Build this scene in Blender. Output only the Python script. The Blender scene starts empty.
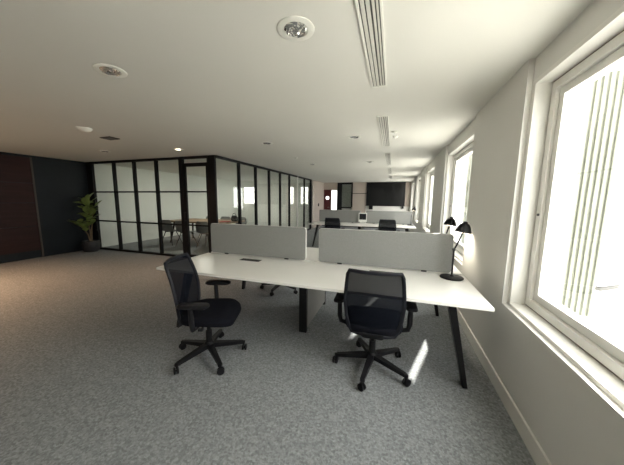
import bpy, bmesh, math, random
from mathutils import Vector, Matrix
random.seed(7)
sc = bpy.context.scene
col = sc.collection
PI = math.pi
H = 2.42            # ceiling height
XR = .838           # inner face of the window wall
XL = -8.09          # left wall
YG = 4.89           # front glazed partition
XS = -3.83          # side glazed partition
YB = 14.4           # back wall
YF = -2.9           # wall behind the camera

# ------------------------------------------------------------------ materials
def mat(name, base=(.5, .5, .5), rough=.5, metal=0., spec=.5, noise=None, bump=None, emit=None, emit_s=0.):
    """noise=(scale, amount[, detail]) varies the colour, bump=(scale, strength)."""
    m = bpy.data.materials.new(name); m.use_nodes = True
    nt = m.node_tree; b = nt.nodes['Principled BSDF']
    b.inputs['Base Color'].default_value = (*base, 1); b.inputs['Roughness'].default_value = rough
    b.inputs['Metallic'].default_value = metal; b.inputs['Specular IOR Level'].default_value = spec
    if emit:
        b.inputs['Emission Color'].default_value = (*emit, 1); b.inputs['Emission Strength'].default_value = emit_s
    if noise or bump:
        tc = nt.nodes.new('ShaderNodeTexCoord')
    if noise:
        n = nt.nodes.new('ShaderNodeTexNoise'); n.inputs['Scale'].default_value = noise[0]
        n.inputs['Detail'].default_value = noise[2] if len(noise) > 2 else 3
        nt.links.new(tc.outputs['Object'], n.inputs['Vector'])
        r = nt.nodes.new('ShaderNodeValToRGB'); a = noise[1]
        r.color_ramp.elements[0].position = .32; r.color_ramp.elements[1].position = .68
        r.color_ramp.elements[0].color = (*[max(0, c*(1-a)) for c in base], 1)
        r.color_ramp.elements[1].color = (*[min(1, c*(1+a)) for c in base], 1)
        nt.links.new(n.outputs['Fac'], r.inputs['Fac']); nt.links.new(r.outputs['Color'], b.inputs['Base Color'])
    if bump:
        n2 = nt.nodes.new('ShaderNodeTexNoise'); n2.inputs['Scale'].default_value = bump[0]; n2.inputs['Detail'].default_value = 2
        nt.links.new(tc.outputs['Object'], n2.inputs['Vector'])
        bp = nt.nodes.new('ShaderNodeBump'); bp.inputs['Strength'].default_value = bump[1]; bp.inputs['Distance'].default_value = .01
        nt.links.new(n2.outputs['Fac'], bp.inputs['Height']); nt.links.new(bp.outputs['Normal'], b.inputs['Normal'])
    return m

def glass_mat(name, tint, rough=0.0, ior=1.5):
    m = bpy.data.materials.new(name); m.use_nodes = True; nt = m.node_tree
    for n in list(nt.nodes): nt.nodes.remove(n)
    out = nt.nodes.new('ShaderNodeOutputMaterial'); mix = nt.nodes.new('ShaderNodeMixShader')
    tr = nt.nodes.new('ShaderNodeBsdfTransparent'); tr.inputs['Color'].default_value = (*tint, 1)
    gl = nt.nodes.new('ShaderNodeBsdfGlossy'); gl.inputs['Roughness'].default_value = rough
    fr = nt.nodes.new('ShaderNodeFresnel'); geo = nt.nodes.new('ShaderNodeNewGeometry')
    mp = nt.nodes.new('ShaderNodeMapRange')
    mp.inputs['To Min'].default_value = ior; mp.inputs['To Max'].default_value = 1/ior
    nt.links.new(geo.outputs['Backfacing'], mp.inputs['Value']); nt.links.new(mp.outputs['Result'], fr.inputs['IOR'])
    nt.links.new(fr.outputs['Fac'], mix.inputs['Fac']); nt.links.new(tr.outputs['BSDF'], mix.inputs[1]); nt.links.new(gl.outputs['BSDF'], mix.inputs[2])
    nt.links.new(mix.outputs['Shader'], out.inputs['Surface'])
    return m

def mesh_cloth(name, base, clear):
    """woven see-through chair mesh: a fine procedural weave of threads and holes"""
    m = bpy.data.materials.new(name); m.use_nodes = True; nt = m.node_tree
    for n in list(nt.nodes): nt.nodes.remove(n)
    out = nt.nodes.new('ShaderNodeOutputMaterial'); mix = nt.nodes.new('ShaderNodeMixShader')
    tr = nt.nodes.new('ShaderNodeBsdfTransparent'); d = nt.nodes.new('ShaderNodeBsdfPrincipled')
    d.inputs['Base Color'].default_value = (*base, 1); d.inputs['Roughness'].default_value = .85; d.inputs['Specular IOR Level'].default_value = .08
    mix.inputs['Fac'].default_value = 1-clear
    nt.links.new(tr.outputs['BSDF'], mix.inputs[1]); nt.links.new(d.outputs['BSDF'], mix.inputs[2]); nt.links.new(mix.outputs['Shader'], out.inputs['Surface'])
    return m

def carpet_mat():
    m = mat('carpet', (.2, .21, .215), rough=.95, spec=.1)
    nt = m.node_tree; b = nt.nodes['Principled BSDF']; tc = nt.nodes.new('ShaderNodeTexCoord')
    n1 = nt.nodes.new('ShaderNodeTexNoise'); n1.inputs['Scale'].default_value = 62; n1.inputs['Detail'].default_value = 4; n1.inputs['Roughness'].default_value = .75
    n2 = nt.nodes.new('ShaderNodeTexVoronoi'); n2.inputs['Scale'].default_value = 75
    nt.links.new(tc.outputs['Object'], n1.inputs['Vector']); nt.links.new(tc.outputs['Object'], n2.inputs['Vector'])
    r = nt.nodes.new('ShaderNodeValToRGB')
    r.color_ramp.elements[0].position = .3; r.color_ramp.elements[0].color = (.168, .178, .188, 1)
    r.color_ramp.elements[1].position = .7; r.color_ramp.elements[1].color = (.325, .338, .348, 1)
    nt.links.new(n1.outputs['Fac'], r.inputs['Fac'])
    bw = nt.nodes.new('ShaderNodeSeparateColor'); nt.links.new(n2.outputs['Color'], bw.inputs['Color'])
    mx = nt.nodes.new('ShaderNodeMix'); mx.data_type = 'RGBA'; mx.blend_type = 'OVERLAY'; mx.inputs['Factor'].default_value = .22
    nt.links.new(r.outputs['Color'], mx.inputs['A']); nt.links.new(bw.outputs['Red'], mx.inputs['B'])
    nt.links.new(mx.outputs['Result'], b.inputs['Base Color'])
    bp = nt.nodes.new('ShaderNodeBump'); bp.inputs['Strength'].default_value = .35; bp.inputs['Distance'].default_value = .004
    nt.links.new(n1.outputs['Fac'], bp.inputs['Height']); nt.links.new(bp.outputs['Normal'], b.inputs['Normal'])
    return m

def wood_mat(name, c0, c1, axis_scale=(1, 14, 14), rough=.4):
    m = mat(name, c0, rough=rough, spec=.2); nt = m.node_tree; b = nt.nodes['Principled BSDF']
    tc = nt.nodes.new('ShaderNodeTexCoord'); mp = nt.nodes.new('ShaderNodeMapping'); mp.inputs['Scale'].default_value = axis_scale
    n = nt.nodes.new('ShaderNodeTexNoise'); n.inputs['Scale'].default_value = 2.2; n.inputs['Detail'].default_value = 5
    r = nt.nodes.new('ShaderNodeValToRGB'); r.color_ramp.elements[0].position = .3; r.color_ramp.elements[1].position = .7
    r.color_ramp.elements[0].color = (*c0, 1); r.color_ramp.elements[1].color = (*c1, 1)
    nt.links.new(tc.outputs['Object'], mp.inputs['Vector']); nt.links.new(mp.outputs['Vector'], n.inputs['Vector'])
    nt.links.new(n.outputs['Fac'], r.inputs['Fac']); nt.links.new(r.outputs['Color'], b.inputs['Base Color'])
    return m

M = dict(
    ceiling=mat('ceiling_paint', (.70, .69, .645), .9, noise=(.8, .015)),
    wall=mat('wall_paint', (.77, .76, .725), .75, noise=(.6, .02)),
    reveal=mat('reveal_paint', (.84, .83, .79), .6, noise=(2, .01)),
    white_room=mat('white_wall_paint', (.80, .80, .76), .8, noise=(.7, .02)),
    pink=mat('pinkish_wall_paint', (.50, .435, .385), .8, noise=(.8, .03)),
    navy=mat('navy_wall_lacquer', (.006, .009, .012), .5, spec=.25, noise=(1.5, .15)),
    carpet=carpet_mat(),
    desk=mat('white_laminate', (.84, .83, .79), .32, noise=(3, .01)),
    screen=mat('grey_felt', (.245, .248, .24), .95, spec=.15, noise=(130, .10), bump=(300, .1)),
    screen_edge=mat('pale_edge_trim', (.6, .6, .57), .7, noise=(30, .03)),
    black=mat('black_powder_coat', (.007, .007, .008), .5, spec=.3, noise=(40, .15)),
    frame=mat('black_steel', (.006, .006, .007), .55, spec=.25, noise=(20, .15)),
    plastic=mat('black_plastic', (.007, .007, .0085), .5, spec=.28, noise=(60, .12)),
    seat=mat('black_seat_fabric', (.006, .0065, .010), .9, spec=.12, noise=(160, .3), bump=(320, .2)),
    navyback=mat('dark_navy_plastic', (.008, .009, .013), .55, spec=.3, noise=(60, .1)),
    mesh=mesh_cloth('black_woven_mesh', (.0045, .006, .0105), .07),
    panelgrey=mat('grey_cable_panel', (.30, .295, .28), .6, noise=(12, .04)),
    chrome=mat('chrome', (.85, .85, .83), .12, 1., noise=(20, .03)),
    whitemetal=mat('white_metal', (.78, .775, .72), .5, noise=(20, .02)),
    slotdark=mat('slot_dark_grey', (.10, .098, .092), .6, noise=(15, .05)),  # dark grey of slots, grilles, screws and roof vents
    slat=mat('slat_aluminium', (.62, .61, .56), .4, noise=(15, .03)),
    upvc=mat('white_window_frame', (.83, .82, .78), .4, noise=(9, .015)),
    shadow_line=mat('brown_shadow_line', (.20, .17, .14), .7, noise=(15, .05)),  # brown stands in for the shadow line between reveal and frame
    glass=glass_mat('clear_glass', (.94, .965, .95)),
    wglass=glass_mat('window_glass', (.97, .98, .975)),
    redwood=wood_mat('red_brown_veneer', (.020, .0075, .0065), (.029, .011, .0095), (14, 1.2, 14), .55),
    seam=mat('brass_strip', (.05, .04, .032), .5, .3, noise=(10, .05)),
    table=wood_mat('oak_table', (.20, .13, .075), (.28, .19, .115)),
    shell=mat('grey_shell_plastic', (.20, .20, .195), .55, noise=(9, .05)),
    pot=mat('charcoal_pot', (.022, .022, .025), .6, noise=(25, .12), bump=(30, .2)),
    soil=mat('potting_soil', (.03, .02, .014), .95, noise=(60, .4)),
    bark=mat('plant_bark', (.15, .11, .065), .85, noise=(35, .3)),
    reddoor=mat('dark_red_door', (.085, .008, .010), .5, noise=(5, .1)),
    screenblack=mat('black_panel', (.006, .0063, .007), .5, spec=.25, noise=(8, .06)),
    lit=mat('lit_lamp', (1, .9, .75), .5, emit=(1, .82, .58), emit_s=9., noise=(30, .01)),
    litwhite=mat('lit_window_panel', (1, 1, 1), .5, emit=(1, .98, .95), emit_s=1.6, noise=(30, .01)),
    terrace=mat('pale_terrace', (.52, .515, .49), .9, noise=(3, .04)),
    shutter=mat('pale_green_shutter', (.21, .22, .185), .6, noise=(12, .03)),
    red=mat('red_card', (.42, .03, .025), .6, noise=(20, .1)),
    bag=mat('black_bag_cloth', (.015, .015, .016), .8, noise=(60, .2)),
    display=mat('dark_display', (.02, .021, .024), .25, noise=(8, .1)),
    whiteplastic=mat('white_plastic', (.78, .78, .75), .4, noise=(20, .02)),
)
def leaf_mat():
    m = mat('green_leaf', (.15, .21, .055), .42, noise=(6, .45)); return m
M['leaf'] = leaf_mat()

# ------------------------------------------------------------------ mesh helpers
class MB:
    def __init__(s): s.bm = bmesh.new()
    def box(s, x0, x1, y0, y1, z0, z1, bev=0., mtx=None):
        r = bmesh.ops.create_cube(s.bm, size=1.0)
        vs = r['verts']
        for v in vs:
            v.co = Vector(((x0+x1)/2+v.co.x*(x1-x0), (y0+y1)/2+v.co.y*(y1-y0), (z0+z1)/2+v.co.z*(z1-z0)))
        if bev:
            es = list({e for v in vs for e in v.link_edges})
            rr = bmesh.ops.bevel(s.bm, geom=es, offset=bev, segments=2, affect='EDGES', profile=.6)
            vs = list({v for f in rr['faces'] for v in f.verts} | {v for v in vs if v.is_valid})
        if mtx:
            for v in vs: v.co = mtx @ v.co
        return s
    def loft(s, rings, cap=True, closed_ends=True):
        L = [[s.bm.verts.new(p) for p in r] for r in rings]
        n = len(L[0])
        for a, b in zip(L, L[1:]):
            for i in range(n):
                s.bm.faces.new((a[i], a[(i+1) % n], b[(i+1) % n], b[i]))
        if cap:
            s.bm.faces.new(L[0][::-1]); s.bm.faces.new(L[-1])
        return s
    def tube(s, pts, rad, n=10, squash=1.0):
        pts = [Vector(p) for p in pts]
        rads = rad if isinstance(rad, (list, tuple)) else [rad]*len(pts)
        up = None; rings = []
        for i, p in enumerate(pts):
            t = (pts[min(i+1, len(pts)-1)]-pts[max(i-1, 0)]).normalized()
            if up is None:
                up = t.orthogonal().normalized() if abs(t.z) > .95 else Vector((0, 0, 1))
            a = (up - t*up.dot(t)).normalized(); b = t.cross(a); up = a
            rings.append([p+a*math.cos(k*2*PI/n)*rads[i]*squash+b*math.sin(k*2*PI/n)*rads[i] for k in range(n)])
        return s.loft(rings)
    def lathe(s, prof, n=24, mtx=None, cap=True):
        """prof: list of (r,z) bottom to top"""
        rings = []
        for r, z in prof:
            ring = [Vector((r*math.cos(k*2*PI/n), r*math.sin(k*2*PI/n), z)) for k in range(n)]
            if mtx: ring = [mtx @ p for p in ring]
            rings.append(ring)
        return s.loft(rings, cap)
    def bar(s, p0, p1, w0, h0, w1=None, h1=None, up=(0, 0, 1)):
        """rectangular bar from p0 to p1, width w across, height h along up"""
        p0, p1 = Vector(p0), Vector(p1); w1 = w1 or w0; h1 = h1 or h0
        t = (p1-p0).normalized(); u = Vector(up); u = (u-t*u.dot(t)).normalized(); c = t.cross(u)
        R = []
        for p, w, h in ((p0, w0, h0), (p1, w1, h1)):
            R.append([p+c*w/2*a+u*h/2*b for a, b in ((-1, -1), (1, -1), (1, 1), (-1, 1))])
        return s.loft(R)
    def build(s, name, m, parent=None, smooth=True, solid=None):
        bmesh.ops.recalc_face_normals(s.bm, faces=s.bm.faces)
        me = bpy.data.meshes.new(name)
        if smooth:
            for f in s.bm.faces: f.smooth = True
            for e in s.bm.edges:
                if len(e.link_faces) == 2 and e.calc_face_angle(0) > math.radians(38): e.smooth = False
        s.bm.to_mesh(me); s.bm.free()
        o = bpy.data.objects.new(name, me); col.objects.link(o)
        me.materials.append(m)
        if parent: o.parent = parent
        return o

def tag(o, label=None, cat=None, group=None, kind=None):
    for k, v in (('label', label), ('category', cat), ('group', group), ('kind', kind)):
        if v: o[k] = v
    return o
def empty(name, loc=(0, 0, 0), rz=0., label=None, cat=None, group=None, kind=None):
    o = bpy.data.objects.new(name, None); col.objects.link(o)
    o.location = loc; o.rotation_euler = (0, 0, rz); o.empty_display_size = .1
    return tag(o, label, cat, group, kind)
def struct(o): o['kind'] = 'structure'; return o
def copy_tree(o, parent=None):
    c = o.copy(); col.objects.link(c)
    if parent: c.parent = parent
    for ch in list(o.children): copy_tree(ch, c)
    return c
def dup(o, loc, rz, label, group=None):
    c = copy_tree(o); c.location = loc; c.rotation_euler = (0, 0, rz); c['label'] = label
    if group: c['group'] = group
    return c
def rrect(w, d, r, n=5, cx=0, cy=0):
    pts = []
    for qx, qy, a0 in ((1, 1, 0), (-1, 1, 90), (-1, -1, 180), (1, -1, 270)):
        for k in range(n+1):
            a = math.radians(a0+90*k/n)
            pts.append((cx+qx*(w/2-r)+r*math.cos(a), cy+qy*(d/2-r)+r*math.sin(a)))
    return pts

# ------------------------------------------------------------------ the shell
struct(MB().box(XL-.2, 1.25, YF-.2, YB+.2, -.12, 0).build('floor', M['carpet']))
m = MB(); m.box(XL-.2, 1.10, YF-.2, 12.2, H, H+.15); m.box(XS-.3, 1.10, 12.2, YB+.2, H, H+.15)
struct(m.build('ceiling', M['ceiling'], smooth=False))
struct(MB().box(-14, XS-.3, YB+.4, YB+.6, -.1, 6.5).build('wall_sun_blocker', M['terrace'], smooth=False))  # unseen wall added to keep the sun off the meeting room end windows
struct(MB().box(XL-.2, 1.25, YF-.2, YF, 0, H).build('wall_front', M['wall']))

# window wall: pilasters, shallow bays, openings
W = [(-2.38, -.68), (.57, 2.27), (3.47, 5.17), (6.42, 8.12), (9.37, 11.07), (12.32, 14.02)]
ZS, ZH, XB, XF, XO = .67, 2.27, .872, .968, 1.10   # sill, head, bay plane, frame plane, outer face
wb = MB()
wb.box(XR, XO, YF-.2, YB+.2, 0, ZS)                       # under the bays
wb.box(XB, XO, YF-.2, YB+.2, ZH, H)                       # lintels
edges = [YF-.2]+[v for w in W for v in w]+[YB+.2]
for i in range(0, len(edges), 2):
    a, b = edges[i], edges[i+1]
    wb.box(XR, XB, a, b, ZS, H)                             # pilaster face
    wb.box(XB, XO, a, b, ZS, ZH)
struct(wb.build('wall_right', M['wall'], smooth=False))
struct(MB().box(XR-.014, XR, YF, YB, 0, .115, bev=.003).build('baseboard_right', M['reveal'], smooth=False))

def window(n, y0, y1):
    e = .045                                               # lining sits this far inside the bay edge
    a, b = y0+e, y1-e
    w = empty('window_%d' % n, (XF, (y0+y1)/2, ZS)); struct(w)
    P = Matrix.Translation((-XF, -(y0+y1)/2, -ZS))
    def bx(m, *q): m.box(*q, mtx=P)
    m = MB()                                               # white lining: jambs, head
    bx(m, XB, XF, y0, a, ZS, ZH); bx(m, XB, XF, b, y1, ZS, ZH); bx(m, XB, XF, a, b, ZH-.03, ZH)
    m.build('jamb_lining', M['reveal'], w, False)
    m = MB(); bx(m, XB-.004, XF, a, b, ZS, ZS+.022); m.build('window_sill', M['reveal'], w, False)
    z0, z1 = ZS+.022, ZH-.03
    m = MB()
    for q in ((y0, a+.012, ZS, ZH), (b-.012, y1, ZS, ZH), (a, b, ZS, z0+.012), (a, b, z1-.012, ZH)): bx(m, XF, XF+.012, *q)
    m.build('shadow_line', M['shadow_line'], w, False)  # strip coloured as the shaded gap around the frame
    a += .012; b -= .012; z0 += .012; z1 -= .012; f = .05
    def ring(m, xa, xb):
        for q in ((a, a+f, z0, z1), (b-f, b, z0, z1), (a+f, b-f, z0, z0+f), (a+f, b-f, z1-f, z1)): bx(m, xa, xb, *q)
    m = MB(); ring(m, XF-.008, XO-.01); m.build('window_frame', M['upvc'], w, False)
    sy = b-.03
    a += f+.004; b -= f+.004; z0 += f+.004; z1 -= f+.004; f = .05
    m = MB(); ring(m, XF+.012, XF+.07); s = m.build('sash', M['upvc'], w, False)
    m = MB(); bx(m, XF+.040, XF+.046, a+f, b-f, z0+f, z1-f); m.build('pane', M['wglass'], s, False)
    m = MB(); m.lathe([(.009, 0), (.009, .006), (.005, .010)], 12, Matrix.Translation((-.008, sy-(y0+y1)/2, 1.36-ZS)) @ Matrix.Rotation(-PI/2, 4, 'Y'))
    m.build('frame_screw', M['slotdark'], w)
    m = MB()                                               # fluted shutter leaf at the far jamb, placed and widened to narrow the sunbeam
    for k in range(6):
        xx = XO+.110+.035*k
        m.box(xx-.009, xx+.009, y1+.035, y1+.075, ZS-.05, ZH+.03, bev=.006, mtx=P)
    m.box(XO+.105, XO+.295, y1+.05, y1+.06, ZS-.05, ZH+.03, mtx=P)
    m.build('folded_shutter', M['shutter'], w, False)
for i, (y0, y1) in enumerate(W): window(i+1, y0, y1)

# left wall: dark lacquer with red-brown veneer panels
struct(MB().box(XL-.2, XL, YF-.2, YG, 0, H).build('wall_left', M['navy'], smooth=False))
pn = empty('trim_1', (XL, 0, 0)); struct(pn)
for z0, z1 in ((.185, .765), (.775, 1.315), (1.325, 1.77), (1.78, 2.36)):
    MB().box(.0, .018, YF+.02, 3.70, z0, z1, bev=.002).build('veneer_panel', M['redwood'], pn, False)
MB().box(.0, .024, 3.70, 3.735, 0, 2.38).build('edge_strip', M['seam'], pn, False)
# meeting room behind the glass
struct(MB().box(XL-.2, XL, YG, 12.2, 0, H).build('wall_meeting_room', M['white_room'], smooth=False))
# end wall of the meeting rooms with three openings, and the office back wall
wm = MB(); z0, z1 = 1.18, 2.12
op = [(-7.72, -6.95), (-5.06, -4.72), (-4.45, -3.95)]
YE = 12.0
wm.box(XL, XS, YE, YE+.2, 0, z0); wm.box(XL, XS, YE, YE+.2, z1, H)
xs = [XL]+[v for q in op for v in q]+[XS]
for i in range(0, len(xs), 2): wm.box(xs[i], xs[i+1], YE, YE+.2, z0, z1)
struct(wm.build('wall_meeting_end', M['white_room'], smooth=False))
for i, (a, b) in enumerate(op):
    w = empty('window_%d' % (7+i), ((a+b)/2, YE, z0)); struct(w); hw = (b-a)/2; hh = z1-z0
    m = MB(); f = .05
    m.box(-hw, -hw+f, .02, .1, 0, hh); m.box(hw-f, hw, .02, .1, 0, hh); m.box(-hw+f, hw-f, .02, .1, 0, f); m.box(-hw+f, hw-f, .02, .1, hh-f, hh); m.box(-hw+f, hw-f, .03, .09, hh*.66, hh*.66+.03)
    m.build('window_frame', M['upvc'], w, False)
    MB().box(-hw+f, hw-f, .055, .061, f, hh-f).build('pane', M['wglass'], w, False)
# back wall of the office (pinkish) with the red door and a glazed recess
dx0, dx1 = -3.82, -3.40           # red door
lx0, lx1 = -3.40, -3.04           # bright side light
gx0, gx1 = -2.50, -2.05           # dark framed glazed panel (inner glass)
wk = MB()
wk.box(XS-.3, dx0, YB, YB+.2, 0, H); wk.box(dx0, lx1, YB, YB+.2, 2.02, H)
wk.box(lx1, 1.0, YB+.12, YB+.2, 0, H); wk.box(-2.19, 1.0, YB, YB+.12, 0, H)
struct(wk.build('wall_back', M['pink'], smooth=False))
d = struct(empty('door_1', ((dx0+dx1)/2, YB, 0)))
hw = (dx1-dx0)/2
MB().box(-hw+.03, hw-.02, .03, .08, .005, 2.0, bev=.004).build('door_leaf', M['reddoor'], d, False)
m = MB(); m.box(-hw, -hw+.03, -.01, .12, 0, 2.02); m.box(hw-.02, hw, -.01, .12, 0, 2.02); m.box(-hw, hw, -.01, .12, 2.0, 2.03); m.build('door_frame', M['reddoor'], d, False)
RX = Matrix.Rotation(PI/2, 4, 'X')
MB().lathe([(.105, 0), (.105, .02)], 28, Matrix.Translation((0, .028, 1.56)) @ RX).build('round_window', M['litwhite'], d)
MB().lathe([(.105, 0), (.125, 0), (.125, .03), (.105, .03)], 28, Matrix.Translation((0, .03, 1.56)) @ RX, cap=False).build('round_window_rim', M['reddoor'], d)
m = MB(); m.tube([(hw-.08, .03, 1.02), (hw-.08, -.03, 1.02), (hw-.19, -.03, 1.02)], .011); m.build('door_handle', M['chrome'], d)
s = struct(empty('window_10', ((lx0+lx1)/2, YB, 0))); hw = (lx1-lx0)/2
MB().box(-hw+.02, hw-.02, .05, .06, .05, 1.98).build('bright_pane', M['litwhite'], s, False)
m = MB(); m.box(-hw, -hw+.02, .0, .1, 0, 2.02); m.box(hw-.02, hw, .0, .1, 0, 2.02); m.box(-hw, hw, .0, .1, 1.98, 2.02); m.box(-hw, hw, .0, .1, 0, .05); m.build('window_frame', M['upvc'], s, False)
g = struct(empty('window_11', (-2.50, YB, 0)))
m = MB(); m.box(-.53, -.28, -.05, .11, 0, H); m.box(.27, .33, -.05, .11, 1.05, H); m.box(-.28, .27, -.05, .11, H-.10, H); m.box(-.28, .27, -.03, .05, 1.0, 1.06)
m.build('window_frame', M['frame'], g, False)
MB().box(-.28, .27, .01, .018, 1.06, H-.1).build('pane', M['glass'], g, False)
MB().box(-.28, .27, .10, .115, 0, H-.1).build('backing_panel', M['panelgrey'], g, False)
MB().box(-2.16, -1.42, YB-.02, YB, 1.80, 1.83).build('trim_2', M['frame'], smooth=False)['kind'] = 'structure'
struct(MB().box(-1.44, XR, YB-.02, YB, 0, 1.14).build('trim_3', M['wall'], smooth=False))

# big black board on the back wall
bd = empty('wall_board', (-.45, YB-.01, 0), 0, 'large black rectangular board filling the upper back wall by the windows', 'board')
MB().box(-.96, 1.02, -.05, 0, 1.17, 2.40, bev=.006).build('board_panel', M['screenblack'], bd, False)
m = MB(); m.box(-.98, 1.04, -.06, -.0, 2.395, 2.415); m.box(-.98, 1.04, -.062, 0, 1.145, 1.17); m.build('board_rim', M['frame'], bd, False)
MB().box(-.80, -.60, -.10, 0, .96, 1.15, bev=.01).build('bracket', M['plastic'], bd)
MB().box(.88, .98, -.09, 0, 1.02, 1.15, bev=.01).build('bracket', M['plastic'], bd)

# small dark switch plate on the pinkish wall
MB().box(XS, XS+.03, 13.2, 13.35, 1.10, 1.26, bev=.006).build('wall_switch', M['plastic'])
tag(bpy.data.objects['wall_switch'], 'small dark wall plate on the pinkish wall left of red door', 'switch')
bpy.data.objects['wall_switch'].location.x = .0

# ------------------------------------------------------------------ glazed partitions
FT = .05
gp = empty('glass_partition', (0, YG, 0), 0, 'black framed glass partition front facing the open floor beside the potted plant', 'partition')
allx = [-7.90, -7.05, -6.32, -5.58, -4.82]
for x in allx: MB().box(x-.03, x+.03, -.035, .035, 0, H).build('mullion', M['frame'], gp, False)
MB().box(-8.09, -7.93, -.03, .03, 0, H).build('side_post', M['frame'], gp, False)
MB().box(-8.0, -4.79, -.033, .033, H-.055, H).build('top_rail', M['frame'], gp, False)
MB().box(-8.0, -4.79, -.033, .033, 0, .05).build('bottom_rail', M['frame'], gp, False)
for z in (.815, 1.61): MB().box(-7.9, -4.79, -.025, .025, z-.018, z+.018).build('crossbar', M['frame'], gp, False)
for a, b in zip(allx, allx[1:]):
    MB().box(a+.03, b-.03, -.004, .004, .05, H-.055).build('pane', M['glass'], gp, False)
m = MB(); m.tube([(-7.80, -.035, .78), (-7.80, -.09, .78), (-7.80, -.09, .60), (-7.84, -.09, .55), (-7.87, -.05, .56)], .016); m.build('pull_handle', M['black'], gp)
dr = struct(empty('door_2', (-4.40, YG, 0)))
m = MB()
m.box(-.388, -.345, -.04, .04, 0, H); m.box(.365, .380, -.04, .04, 0, H); m.box(-.345, .365, -.04, .04, H-.055, H); m.build('door_frame', M['frame'], dr, False)
m = MB()
m.box(-.342, -.275, -.025, .025, .01, 2.27); m.box(.318, .362, -.025, .025, .01, 2.27); m.box(-.275, .318, -.025, .025, 2.19, 2.27); m.box(-.275, .318, -.025, .025, .01, .09)
m.box(-.275, .318, -.02, .02, 1.595, 1.628); m.box(-.275, .318, -.02, .02, .80, .833); lf = m.build('door_leaf', M['frame'], dr, False)
MB().box(-.275, .318, -.004, .004, .09, 2.19).build('pane', M['glass'], lf, False)
MB().box(-.342, .362, -.004, .004, 2.29, H-.055).build('pane', M['glass'], dr, False)
m = MB(); m.tube([(-.31, -.02, .92), (-.31, -.07, .92), (-.31, -.07, 1.12), (-.31, -.02, 1.12)], .011); m.build('door_handle', M['black'], lf)

gs = empty('glass_partition', (XS, 0, 0), 0, 'long black framed glass partition running back along the desks', 'partition')
ys = [4.89, 5.80, 6.65, 7.50, 8.35, 9.20, 10.05, 10.95, 11.90]
for i, y in enumerate(ys):
    if i == 0: MB().box(-.185, .0, -.03, .025, 0, H).build('corner_post', M['frame'], gs, False)
    elif i == 6: MB().box(-.03, .035, y-.03, y+.03, 0, H).build('mullion', M['upvc'], gs, False)['label'] = 'pale mullion'
    else: MB().box(-.035, .035, y-.03, y+.03, 0, H).build('mullion', M['frame'], gs, False)
# positions above are world Y, so the corner post is moved to the first one
[c for c in gs.children if c.name.startswith('corner_post')][0].location.y = YG
MB().box(-.033, .033, YG, 11.93, H-.055, H).build('top_rail', M['frame'], gs, False)
MB().box(-.033, .033, YG, 11.93, 0, .05).build('bottom_rail', M['frame'], gs, False)
for a, b in zip(ys, ys[1:]):
    MB().box(-.004, .004, a+(.035 if a == ys[0] else .03), b-.03, .05, H-.055).build('pane', M['glass'], gs, False)
# solid return from the partition's far end to the back wall
struct(MB().box(XS-.12, XS-.0, 12.0, YB, 0, H).build('wall_return', M['pink'], smooth=False))

# ------------------------------------------------------------------ desks
def make_desk(label, loc):
    t = empty('bench_desk', loc, 0, label, 'desk', None)
    # local: x 0 = middle, y 0 = middle (screen line)
    hx, d = 1.51, .83
    for s in (-1, 1):
        y0, y1 = (.025, d) if s > 0 else (-d, -.025)
        MB().box(-hx, hx, y0, y1, .705, .73, bev=.003).build('tabletop', M['desk'], t, False)
    for sx in (-1, 1):
        for sy in (-1, 1):
            MB().bar((sx*1.29, sy*.60, .68), (sx*1.425, sy*.66, 0), .055, .085, .034, .05, up=(0, 1, 0)).build('leg', M['black'], t, False)
        MB().bar((sx*1.285, -.66, .68), (sx*1.285, .66, .68), .05, .05).build('cross_beam', M['black'], t, False)
    m = MB(); m.bar((-1.3, -.30, .685), (1.3, -.30, .685), .05, .04); m.bar((-1.3, .30, .685), (1.3, .30, .685), .05, .04); m.build('long_beam', M['black'], t, False)
    MB().box(-.06, -.012, -.27, .50, .05, .70).build('cable_riser', M['panelgrey'], t, False)
    for sy in (-1, 1):
        MB().box(-.095, -.012, *((-.312, -.262) if sy < 0 else (.49, .54)), 0, .70, bev=.004).build('riser_post', M['black'], t, False)
    MB().box(-1.3, 1.3, -.05, .05, .60, .69).build('cable_tray', M['black'], t, False)
    for sx in (-1, 1):
        for sy in (-1, 1):
            f = MB().box(sx*.755-.13, sx*.755+.13, sy*.20-.045, sy*.20+.045, .724, .732, bev=.002).build('cable_flap', M['black'], t, False)
    return t
DX = -.822
desk = make_desk('white bench desk in the foreground with black splayed legs and black flaps', (DX, 2.79, 0))
dup(desk, (DX-.07, 8.13, 0), 0, 'white bench desk further back near the end of the room')
def make_screen(x0, x1, Y, label):
    t = empty('desk_screen', ((x0+x1)/2, Y, .7325), 0, label, 'screen', 'grey fabric screens on the desks')
    w = x1-x0
    pts = rrect(w, .385, .03, 5, 0, .20)
    def ring(y, k=1.): return [Vector((px*(1-(1-k)*.008), y, pz)) for px, pz in pts]
    MB().loft([ring(-.017), ring(.017)]).build('felt_panel', M['screen'], t)
    pe = rrect(w+.008, .393, .034, 5, 0, .20)
    m = MB(); m.loft([[Vector((px, -.012, pz)) for px, pz in pe], [Vector((px, .012, pz)) for px, pz in pe]]); m.build('edge_piping', M['screen_edge'], t)
    for sx in (-1, 1):
        MB().box(sx*w*.32-.025, sx*w*.32+.025, -.03, .03, .0, .014).build('clamp', M['black'], t, False)
    return t
make_screen(-2.285, -.95, 2.79, 'grey felt screen on the foreground desk, left of the pair')
make_screen(-.785, .575, 2.79, 'grey felt screen on the foreground desk behind the nearest mesh chair')
make_screen(-2.30, -.96, 8.13, 'grey felt screen on the far desk nearer the glass partition')
make_screen(-.785, .56, 8.13, 'grey felt screen on the far desk nearer the windows')

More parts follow.
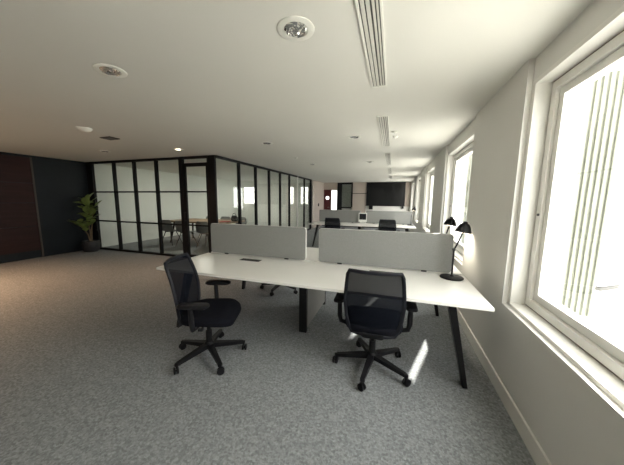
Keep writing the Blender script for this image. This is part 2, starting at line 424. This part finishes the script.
# ------------------------------------------------------------------ task chair (front = +Y)
def make_chair(label):
    t = empty('task_chair', (0, 0, 0), 0, label, 'chair', 'black task chairs')
    for k in range(5):
        a = math.radians(90+72*k+CH_BASE)
        c, s = math.cos(a), math.sin(a)
        m = MB(); m.bar((c*.03, s*.03, .112), (c*.30, s*.30, .082), .052, .042, .032, .026); m.box(-.016, .016, -.016, .016, .066, .092, bev=.006, mtx=Matrix.Translation((c*.305, s*.305, 0)))
        lg = m.build('base_leg', M['plastic'], t)
        ca = a+1.2; R = Matrix.Translation((c*.315, s*.315, .030)) @ Matrix.Rotation(ca, 4, 'Z') @ Matrix.Rotation(PI/2, 4, 'X')
        m = MB()
        for q in (-.021, .005): m.lathe([(.020, q), (.029, q+.003), (.030, q+.008), (.029, q+.013), (.020, q+.016)], 18, R)
        m.lathe([(.009, -.006), (.009, .006)], 8, R)
        m.tube([(c*.305, s*.305, .075), (c*.311, s*.311, .045)], .008, 8)
        m.build('caster', M['plastic'], lg)
    MB().lathe([(.036, .085), (.046, .09), (.046, .13), (.034, .145)], 20).build('base_hub', M['plastic'], t)
    MB().lathe([(.028, .14), (.028, .25), (.017, .252), (.017, .37)], 18).build('gas_column', M['black'], t)
    m = MB(); m.box(-.085, .085, -.13, .10, .345, .395, bev=.012); m.tube([(.08, .02, .375), (.21, .02, .372)], [.007, .008], 8); m.box(.20, .235, .0, .04, .362, .382, bev=.006)
    m.build('tilt_mechanism', M['plastic'], t)
    # seat: cushion with rounded outline, waterfall front
    def seat_ring(sc_, z, front):
        out = []
        for x, y in rrect(.49*sc_, .47*sc_, .13*sc_, 6, 0, .035):
            dz = -.035*max(0, (y-.12)/.15)**2 if front else 0
            out.append(Vector((x*(1-.10*max(0, -(y-.03)/.24)), y, z+dz)))
        return out
    MB().loft([seat_ring(.86, .395, 1), seat_ring(.97, .405, 1), seat_ring(1.0, .43, 1), seat_ring(.985, .455, 1), seat_ring(.93, .468, 1), seat_ring(.75, .474, 1), seat_ring(.4, .472, 1)]).build('seat', M['seat'], t)
    MB().loft([seat_ring(.78, .385, 1), seat_ring(.90, .395, 1), seat_ring(.90, .403, 1)]).build('seat_pan', M['plastic'], t)
    # backrest: outline by height, curved and leaning back
    prof = [(.395, .165), (.44, .19), (.53, .212), (.64, .224), (.72, .220), (.82, .210), (.90, .200), (.925, .186)]
    def bx(u, z):              # u in -1..1 across, returns point on the back surface
        hw = 0
        for (za, wa), (zb, wb_) in zip(prof, prof[1:]):
            if za <= z <= zb: hw = wa+(wb_-wa)*(z-za)/(zb-za); break
        yy = -.20-.09*((z-.395)/.53)+.035*math.sin(PI*(z-.395)/.53)+.035*u*u
        return Vector((u*hw, yy, z))
    zs = [.395+.53*i/16 for i in range(17)]
    outline = [bx(-1, z) for z in zs]+[bx(-1+2*k/8, .925) for k in range(1, 8)]+[bx(1, z) for z in zs[::-1]]+[bx(1-2*k/8, .395) for k in range(1, 8)]
    m = MB(); n = len(outline); rings = []
    C = sum(outline, Vector())/n
    for i, p in enumerate(outline):
        tdir = (outline[(i+1) % n]-outline[i-1]).normalized(); nrm = Vector((0, 1, .1)).normalized(); side = tdir.cross(nrm).normalized(); nn = side.cross(tdir)
        rings.append([p+side*.013*a+nn*.011*b for a, b in ((-1, -.6), (-.6, -1), (.6, -1), (1, -.6), (1, .6), (.6, 1), (-.6, 1), (-1, .6))])
    rings.append(rings[0]); m.loft(rings, cap=False); bmesh.ops.remove_doubles(m.bm, verts=m.bm.verts, dist=1e-5)
    fr = m.build('backrest_frame', M['navyback'], t)
    m = MB(); us = [-1+2*k/12 for k in range(13)]
    G = [[m.bm.verts.new(bx(u*.985, min(max(z, .397), .922))) for u in us] for z in zs]
    for r0, r1 in zip(G, G[1:]):
        for i in range(12): m.bm.faces.new((r0[i], r0[i+1], r1[i+1], r1[i]))
    m.build('mesh_panel', M['mesh'], fr)
    # plastic carrier from the mechanism to the foot of the back
    m = MB(); R = []
    for y, z, hw, th in ((-.08, .366, .05, .016), (-.15, .366, .07, .015), (-.198, .378, .085, .012), (-.214, .405, .09, .008), (-.216, .42, .085, .005)):
        dn = Vector((0, .3 if z < .37 else -1, -1 if z < .37 else -.2)).normalized()
        R.append([Vector((-hw, y, z))-dn*th*.2, Vector((-hw*.8, y, z))+dn*th, Vector((hw*.8, y, z))+dn*th, Vector((hw, y, z))-dn*th*.2, Vector((hw*.8, y, z))-dn*th*.6, Vector((-hw*.8, y, z))-dn*th*.6])
    m.loft(R); m.build('back_carrier', M['plastic'], t)
    for sx in (-1, 1):
        m = MB()
        m.tube([(sx*.12, -.02, .388), (sx*.22, -.02, .385), (sx*.275, -.02, .40), (sx*.288, -.02, .45), (sx*.288, -.025, .60)], [.017, .018, .020, .021, .019], 10)
        ar = m.build('armrest', M['plastic'], t)
        m = MB()
        P = rrect(.085, .25, .035, 5, sx*.288, .0)
        def rg(k, z): return [Vector((sx*.288+(x-sx*.288)*k, y*k, z)) for x, y in P]
        m.loft([rg(.86, .592), rg(1, .600), rg(1, .615), rg(.88, .624)]); m.build('arm_pad', M['plastic'], ar)
    return t
CH_BASE = 20
F = math.radians
def base(c, world):
    for ch in c.children:
        if ch.name.startswith('base_leg'): ch.rotation_euler.z = F(world-110)-c.rotation_euler.z
chair = make_chair('black mesh task chair turned sideways at the left of the foreground desk')
chair.location = (-1.55, 1.80, 0); chair.rotation_euler.z = F(19-90)
base(chair, 37)
c2 = dup(chair, (-.11, 2.135, 0), F(92-90), 'black mesh task chair seen from behind at the right of the foreground desk')
base(c2, 45)
base(dup(chair, (-1.66, 3.64, 0), F(180+8), 'black task chair behind the foreground desk, only its star base showing'), 52)
dup(chair, (-1.66, 7.42, 0), F(3), 'black task chair at the far desk, closer to the glass partition')
dup(chair, (-.11, 7.42, 0), F(-3), 'black task chair at the far desk, closer to the windows')

# ------------------------------------------------------------------ desk lamps
def make_lamp(label):
    t = empty('desk_lamp', (0, 0, 0), 0, label, 'lamp', 'black desk lamps')
    MB().lathe([(.098, 0), (.100, .003), (.100, .009), (.094, .014), (.02, .018), (.012, .03)], 32).build('base', M['black'], t)
    MB().tube([(0, 0, .015), (0, 0, .275)], .0085, 12).build('stem', M['black'], t)
    m = MB(); m.tube([(0, 0, .265), (.03, 0, .34), (.058, 0, .43)], .0075, 12); m.lathe([(.013, -.012), (.013, .012)], 14, Matrix.Translation((0, 0, .27)) @ RX); m.build('arm', M['black'], t)
    T = Matrix.Translation((.062, 0, .435)) @ Matrix.Rotation(F(8), 4, 'Y')
    m = MB(); m.lathe([(.067, 0), (.069, .003), (.063, .022), (.052, .048), (.041, .068), (.036, .076), (.020, .084), (.018, .098), (.010, .100)], 28, T)
    sh = m.build('lamp_shade', M['black'], t)
    MB().lathe([(.0, .0), (.020, -.004), (.032, -.001), (.030, .002)][1:], 16, T).build('bulb', M['lit'], sh)
    return t
lamp = make_lamp('black desk lamp with bell shade on the near right corner of the foreground desk')
lamp.location = (.555, 2.63, .7325)
dup(lamp, (.58, 3.30, .7325), F(20), 'black desk lamp behind the foreground screen, in front of the second window')
dup(lamp, (.52, 7.99, .7325), F(0), 'black desk lamp on the far desk beside the windows')

# small device on the far desk
t = empty('tablet_display', (-.875, 8.045, .7325), 0, 'small white framed dark display standing between the far desk screens', 'display')
MB().box(-.125, .125, -.012, .012, .045, .325, bev=.008).build('casing', M['whiteplastic'], t, False)
MB().box(-.105, .105, -.0145, -.011, .115, .30).build('display_panel', M['display'], t, False)
MB().box(-.09, .09, -.05, .06, 0, .012, bev=.003).build('stand_foot', M['whiteplastic'], t, False)
MB().box(-.03, .03, .008, .022, .008, .12).build('stand_neck', M['whiteplastic'], t, False)

# ------------------------------------------------------------------ ceiling fittings
def make_downlight(r=.108):
    t = empty('recessed_downlight', (0, 0, H), 0, None, 'ceiling light', None)
    MB().lathe([(r, 0), (r, -.004), (r*.94, -.007), (r*.66, -.006), (r*.62, -.001)], 36, cap=False).build('trim_ring', M['whitemetal'], t)
    m = MB(); rd = random.Random(5); rings = []
    for q in range(6):
        rr = r*(.63-.09*q)
        rings.append([Vector((rr*math.cos(k*2*PI/18), rr*math.sin(k*2*PI/18), -.003-(rd.uniform(0, .012) if q else 0))) for k in range(18)])
    m.loft(rings).build('reflector', M['chrome'], t, False)
    MB().lathe([(r*.22, -.003), (r*.2, -.009), (r*.1, -.012)], 16).build('bulb', M['chrome'], t)
    return t
dl = make_downlight()
dl.location = (-.58, 1.49, H); dl['label'] = 'large unlit recessed downlight in the ceiling nearest the long air slot'
DL = [((-2.11, 1.50), 'unlit recessed downlight with oval rim at upper left of ceiling, second nearest'),
      ((-2.13, 4.11), 'small unlit downlight above the left felt screen of the foreground desk'),
      ((-.62, 4.11), 'small unlit downlight beside the second air slot, left of it'),
      ((-2.15, 6.80), 'small distant downlight above the long glass partition, third row'),
      ((-.62, 6.80), 'small distant downlight beside the third air slot')]
for (x, y), l in DL: dup(dl, (x, y, H), 0, l)
def lit(x, y, label, power, rot=0):
    c = dup(dl, (x, y, H), 0, label)
    for ch in c.children:
        if ch.name.startswith('bulb'):
            ch.data = ch.data.copy(); ch.data.materials[0] = M['lit']
            ch.scale = (2.4, 2.4, 1.2)
    L = bpy.data.lights.new('downlight_beam', 'SPOT'); L.energy = power; L.color = (1, .60, .33); L.spot_size = F(118); L.spot_blend = .9; L.shadow_soft_size = .06
    lo = bpy.data.objects.new('downlight_beam', L); col.objects.link(lo); lo.location = (x, y, H-.03)
    return c
WARM = 420  # strength of the out-of-view downlights added to tint the left floor
lit(-4.08, 4.10, 'lit warm downlight in the ceiling in front of the glass door', 80)
dup(dl, (-5.78, 3.85, H), 0, 'unlit downlight in the ceiling in front of the front glass partition, left')
lit(-6.4, 1.3, 'unseen lit downlight added by the red-brown veneer panels to warm the floor', WARM)
lit(-5.0, -.8, 'unseen lit downlight added far left, behind the viewer, to warm the floor', WARM)
# detector, vent and small sensors
t = empty('smoke_detector', (-4.17, 2.53, H), 0, 'white domed smoke detector on the ceiling at far left', 'detector')
MB().lathe([(.09, 0), (.09, -.012), (.075, -.03), (.04, -.045), (.02, -.047)][::-1], 24).build('housing', M['whitemetal'], t)
MB().lathe([(.05, -.030), (.052, -.036)], 24, cap=False).build('sensor_slot', M['slotdark'], t)
t = empty('ceiling_speaker', (-4.43, 3.05, H), 0, 'brown square ceiling vent left of the lit warm downlight', 'vent')
MB().box(-.115, .115, -.085, .085, -.012, 0, bev=.004).build('vent_frame', M['seam'], t)
m = MB()
for k in range(7): m.box(-.10, .10, -.07+k*.022, -.061+k*.022, -.017, -.011)
m.build('vent_grille', M['slotdark'], t, False)
t.name = 'ceiling_vent'
def sprinkler(x, y, label):
    t = empty('ceiling_sensor', (x, y, H), 0, label, 'sensor')
    MB().lathe([(.04, 0), (.04, -.008), (.028, -.02), (.012, -.026)][::-1], 18).build('housing', M['whitemetal'], t)
    MB().lathe([(.013, -.024), (.010, -.031)][::-1], 12).build('lens', M['whiteplastic'], t)
sprinkler(-.03, 3.95, 'small white ceiling sensor between the second air slot and the window wall, near one')
sprinkler(-.02, 4.25, 'small white ceiling sensor between the second air slot and the window wall, far one')
sprinkler(-2.9, 9.5, 'tiny white ceiling sensor near the end of the long glass partition')
sprinkler(-2.2, 5.7, 'small white ceiling sensor left of the distant downlights')
def make_slot(y0, y1, label):
    t = empty('air_slot_diffuser', (-.162, (y0+y1)/2, H), 0, label, 'air vent', 'linear ceiling air slots')
    h = (y1-y0)/2
    m = MB(); m.box(-.064, -.050, -h, h, -.010, 0); m.box(.050, .062, -h, h, -.010, 0); m.box(-.050, .050, -h, -h+.012, -.010, 0); m.box(-.050, .050, h-.012, h, -.010, 0)
    m.build('slot_frame', M['whitemetal'], t, False)
    MB().box(-.050, .050, -h+.012, h-.012, -.003, -.0005).build('slot_backing', M['slotdark'], t, False)
    for x, wd in ((-.033, .020), (-.007, .019), (.019, .013), (.038, .010)):
        MB().box(x-wd/2, x+wd/2, -h+.012, h-.012, -.010, -.004, bev=.001).build('slat', M['slat'], t, False)
    return t
for (a, b), l in zip([(.62, 2.39), (3.2, 4.93), (5.65, 7.5), (8.1, 9.9), (10.6, 12.3)],
                     ['nearest long slatted air slot in the ceiling', 'second slatted air slot in the ceiling counting from the viewer', 'third slatted air slot in the ceiling counting from the viewer', 'fourth slatted air slot in the ceiling, far off', 'farthest slatted air slot, just before the black board']):
    make_slot(a, b, l)

# ------------------------------------------------------------------ potted plant
PX, PY = -7.74, 4.58
pl = empty('potted_plant', (PX, PY, 0), 0, 'leafy green plant in a round charcoal pot against the dark wall', 'plant')
MB().lathe([(.13, 0), (.16, .015), (.19, .10), (.20, .20), (.195, .285), (.175, .30), (.165, .27)], 28, cap=True).build('pot', M['pot'], pl)
MB().lathe([(.166, .265), (.10, .275), (.02, .28)], 20).build('soil', M['soil'], pl)
stems = [[(0, 0, .26), (.02, .0, .55), (.0, -.02, .85), (.03, .0, 1.15), (.05, -.02, 1.36)], [(.02, -.02, .26), (.02, -.06, .48), (.0, -.15, .66), (.03, -.25, .80)], [(-.01, .03, .26), (.05, .02, .6), (.08, .05, .9), (.10, .06, 1.12)]]
for s_ in stems: MB().tube(s_, [.017, .014, .011, .008, .005][:len(s_)], 8).build('stem', M['bark'], pl)
m = MB()
rnd = random.Random(3)
def leaf(p, az_, pitch, ln, w):
    R = Matrix.Translation(p) @ Matrix.Rotation(az_, 4, 'Z') @ Matrix.Rotation(-pitch, 4, 'Y') @ Matrix.Rotation(rnd.uniform(-.6, .6), 4, 'X')
    N = 7; rows = []
    for i in range(N):
        u = i/(N-1); hw = w*math.sin(PI*min(1, u*.93+.05))**.7*(.55+.6*u if u < .7 else 1)
        if i == N-1: hw = .003
        droop = -.30*ln*u*u
        rows.append([m.bm.verts.new(R @ Vector((ln*u, -hw, droop+.12*hw))), m.bm.verts.new(R @ Vector((ln*u, 0, droop-.10*hw))), m.bm.verts.new(R @ Vector((ln*u, hw, droop+.12*hw)))])
    for a, b in zip(rows, rows[1:]):
        m.bm.faces.new((a[0], a[1], b[1], b[0])); m.bm.faces.new((a[1], a[2], b[2], b[1]))
for s_, n in zip(stems, (17, 12, 9)):
    P = [Vector(q) for q in s_]
    for k in range(n):
        u = .48+.52*k/(n-1); f = u*(len(P)-1); i = min(int(f), len(P)-2); p = P[i].lerp(P[i+1], f-i)
        leaf(p, k*2.4+rnd.uniform(-.4, .4), rnd.uniform(.35, 1.25), rnd.uniform(.20, .34), rnd.uniform(.065, .10))
for v in m.bm.verts:      # keep the foliage clear of the wall and the glass
    v.co.x = max(v.co.x, XL-PX+.03); v.co.y = min(v.co.y, YG-PY-.06)
m.build('foliage', M['leaf'], pl)

# ------------------------------------------------------------------ meeting room furniture
TX0, TX1, TY0, TY1 = -7.05, -4.75, 6.35, 7.55
t = empty('meeting_table', ((TX0+TX1)/2, (TY0+TY1)/2, 0), 0, 'long wooden meeting table inside the glazed room', 'table')
hx, hy = (TX1-TX0)/2, (TY1-TY0)/2
MB().loft([[Vector((x, y, z)) for x, y in rrect(2*hx, 2*hy, .08, 4)] for z in (.69, .73)]).build('tabletop', M['table'], t)
for sx in (-1, 1):
    for sy in (-1, 1): MB().bar((sx*(hx-.22), sy*(hy-.2), .69), (sx*(hx-.1), sy*(hy-.1), 0), .06, .06, .04, .04).build('leg', M['black'], t, False)
def make_shell_chair(label):
    t = empty('meeting_chair', (0, 0, 0), 0, label, 'chair', 'grey chairs at the meeting table')
    m = MB(); rows = []
    prof = [(.22, .435), (.20, .452), (.10, .445), (-.05, .435), (-.16, .450), (-.21, .52), (-.235, .62), (-.25, .74), (-.255, .80)]
    wid = [.20, .225, .235, .235, .235, .235, .23, .21, .16]
    for off in (0, 1):
        G = []
        for (y, z), w in zip(prof, wid):
            G.append([m.bm.verts.new((u*w, y+(.05*u*u if z > .5 else 0)-(.012*off if z > .5 else 0), z+(.03*u*u if z <= .5 else 0)-(.012*off if z <= .5 else 0))) for u in (-1, -.6, -.2, .2, .6, 1)])
        rows.append(G)
    A, B = rows
    for G in rows:
        for a, b in zip(G, G[1:]):
            for i in range(5): m.bm.faces.new((a[i], a[i+1], b[i+1], b[i]))
    for a0, a1, b0, b1 in [(A[i][j], A[i+1][j], B[i][j], B[i+1][j]) for i in range(8) for j in (0, 5)]+[(A[i][j], A[i][j+1], B[i][j], B[i][j+1]) for j in range(5) for i in (0, 8)]:
        m.bm.faces.new((a0, a1, b1, b0))
    m.build('seat_shell', M['shell'], t)
    for sx in (-1, 1):
        for sy in (-1, 1): MB().tube([(sx*.10, sy*.10, .43), (sx*.22, sy*.22, .012), (sx*.222, sy*.222, 0)], [.013, .010, .009], 8).build('leg', M['black'], t)
    MB().box(-.12, .12, -.12, .12, .415, .43).build('under_frame', M['black'], t, False)
    return t
mc = make_shell_chair('grey shell chair at the near side of the meeting table, leftmost')
mc.location = (-6.62, 6.18, 0); mc.rotation_euler.z = F(5)
for x, y, r, l in ((-5.95, 6.12, -8, 'grey shell chair at the near side of the meeting table, second from the left'),
                   (-5.22, 6.16, 4, 'grey shell chair at the near side of the meeting table, nearest the glass door'),
                   (-6.55, 7.75, 178, 'grey shell chair across the meeting table, leftmost'),
                   (-5.85, 7.75, 184, 'grey shell chair across the meeting table, in the middle'),
                   (-5.2, 7.75, 180, 'grey shell chair across the meeting table, rightmost')):
    dup(mc, (x, y, 0), F(r), l)
t = empty('folder', (-5.0, 6.78, .731), F(20), 'red folder lying on the right end of the meeting table', 'folder')
MB().box(-.16, .16, -.12, .12, 0, .012, bev=.003).build('cover', M['red'], t, False)
MB().box(-.15, .165, -.11, .11, .003, .009).build('paper', M['whiteplastic'], t, False)
t = empty('shoulder_bag', (-4.93, 7.15, .731), F(-15), 'small black bag on the right end of the meeting table', 'bag')
MB().loft([[Vector((x, y, z)) for x, y in rrect(w, d_, .04, 4)] for w, d_, z in ((.22, .09, 0), (.25, .12, .03), (.25, .11, .12), (.20, .07, .17), (.17, .03, .18))]).build('bag_body', M['bag'], t)
MB().tube([(-.08, 0, .17), (-.07, 0, .23), (0, 0, .26), (.07, 0, .23), (.08, 0, .17)], .008, 8).build('strap', M['bag'], t)

# ------------------------------------------------------------------ outside: pale terrace and two vents on it
struct(MB().box(1.45, 60, -40, 60, -1.3, -1.05).build('terrace', M['terrace'], smooth=False))

t = empty('roof_vent', (6.0, 11.05, -1.05), 0, 'small dark domed vent on the pale roof outside the nearest window', 'vent')
MB().lathe([(.10, 0), (.10, .10), (.17, .11), (.18, .15), (.12, .22), (.03, .25)], 20).build('cowl', M['black'], t)
MB().lathe([(.13, 0), (.13, .03), (.10, .04)], 20).build('flange', M['slotdark'], t)
t = empty('roof_vent', (6.0, 9.55, -1.05), F(35), 'low long dark vent on the pale roof outside the nearest window', 'vent')
MB().box(-.45, .45, -.09, .09, 0, .10, bev=.02).build('cowl', M['slotdark'], t)
MB().box(-.48, .48, -.11, .11, .10, .13, bev=.008).build('cap', M['black'], t)

# ------------------------------------------------------------------ light
w = bpy.data.worlds.new('sky'); sc.world = w; w.use_nodes = True
bg = w.node_tree.nodes['Background']; bg.inputs['Color'].default_value = (1, .985, .95, 1); bg.inputs['Strength'].default_value = 9.2
S = bpy.data.lights.new('sun', 'SUN'); S.energy = 48; S.color = (1, .95, .86); S.angle = F(.6)
so = bpy.data.objects.new('sun', S); col.objects.link(so)
so.rotation_euler = Vector((-.5, -1.64, -.757)).to_track_quat('-Z', 'Y').to_euler()
for i, (y0, y1) in enumerate(W):
    A = bpy.data.lights.new('window_portal', 'AREA'); A.shape = 'RECTANGLE'; A.size = ZH-ZS; A.size_y = y1-y0; A.cycles.is_portal = True
    ao = bpy.data.objects.new('window_portal', A); col.objects.link(ao); ao.location = (1.13, (y0+y1)/2, (ZS+ZH)/2)
    ao.rotation_euler = (0, PI/2, 0)
L = bpy.data.lights.new('lamp_beam', 'SPOT'); L.energy = 16; L.color = (1, .9, .72); L.spot_size = F(120); L.spot_blend = .6; L.shadow_soft_size = .02
lo = bpy.data.objects.new('lamp_beam', L); col.objects.link(lo); lo.location = (.66, 3.325, 1.145); lo.rotation_euler = (0, F(-35), 0)
for x, y in ((-6.0, 6.9), (-5.9, 10.2)):
    L = bpy.data.lights.new('meeting_light', 'AREA'); L.shape = 'DISK'; L.size = .25; L.energy = 26; L.color = (1, .93, .82)
    lo = bpy.data.objects.new('meeting_light', L); col.objects.link(lo); lo.location = (x, y, H-.02)

# ------------------------------------------------------------------ camera
f, yaw, pitch, roll = 253.82, .3242, .1306, .0089
fw = Vector((-math.sin(yaw)*math.cos(pitch), math.cos(yaw)*math.cos(pitch), -math.sin(pitch)))
rt = Vector((math.cos(yaw), math.sin(yaw), 0)); up = rt.cross(fw)
c, s = math.cos(roll), math.sin(roll)
rt, up = c*rt+s*up, -s*rt+c*up
cam = bpy.data.cameras.new('camera'); co = bpy.data.objects.new('camera', cam); col.objects.link(co)
co.matrix_world = Matrix(((rt.x, up.x, -fw.x, 0), (rt.y, up.y, -fw.y, 0), (rt.z, up.z, -fw.z, 1.45), (0, 0, 0, 1)))
cam.sensor_width = 36; cam.lens = f/624*36; cam.shift_x = 5/624; cam.shift_y = .5/624; cam.clip_start = .02; cam.clip_end = 300
sc.camera = co
sc.view_settings.view_transform = 'Standard'; sc.view_settings.look = 'None'; sc.view_settings.exposure = 0.14
cy = sc.cycles
cy.max_bounces = 12; cy.diffuse_bounces = 7; cy.transparent_max_bounces = 24; cy.glossy_bounces = 6
cy.caustics_reflective = False; cy.caustics_refractive = False; cy.sample_clamp_indirect = 6; cy.use_denoising = True
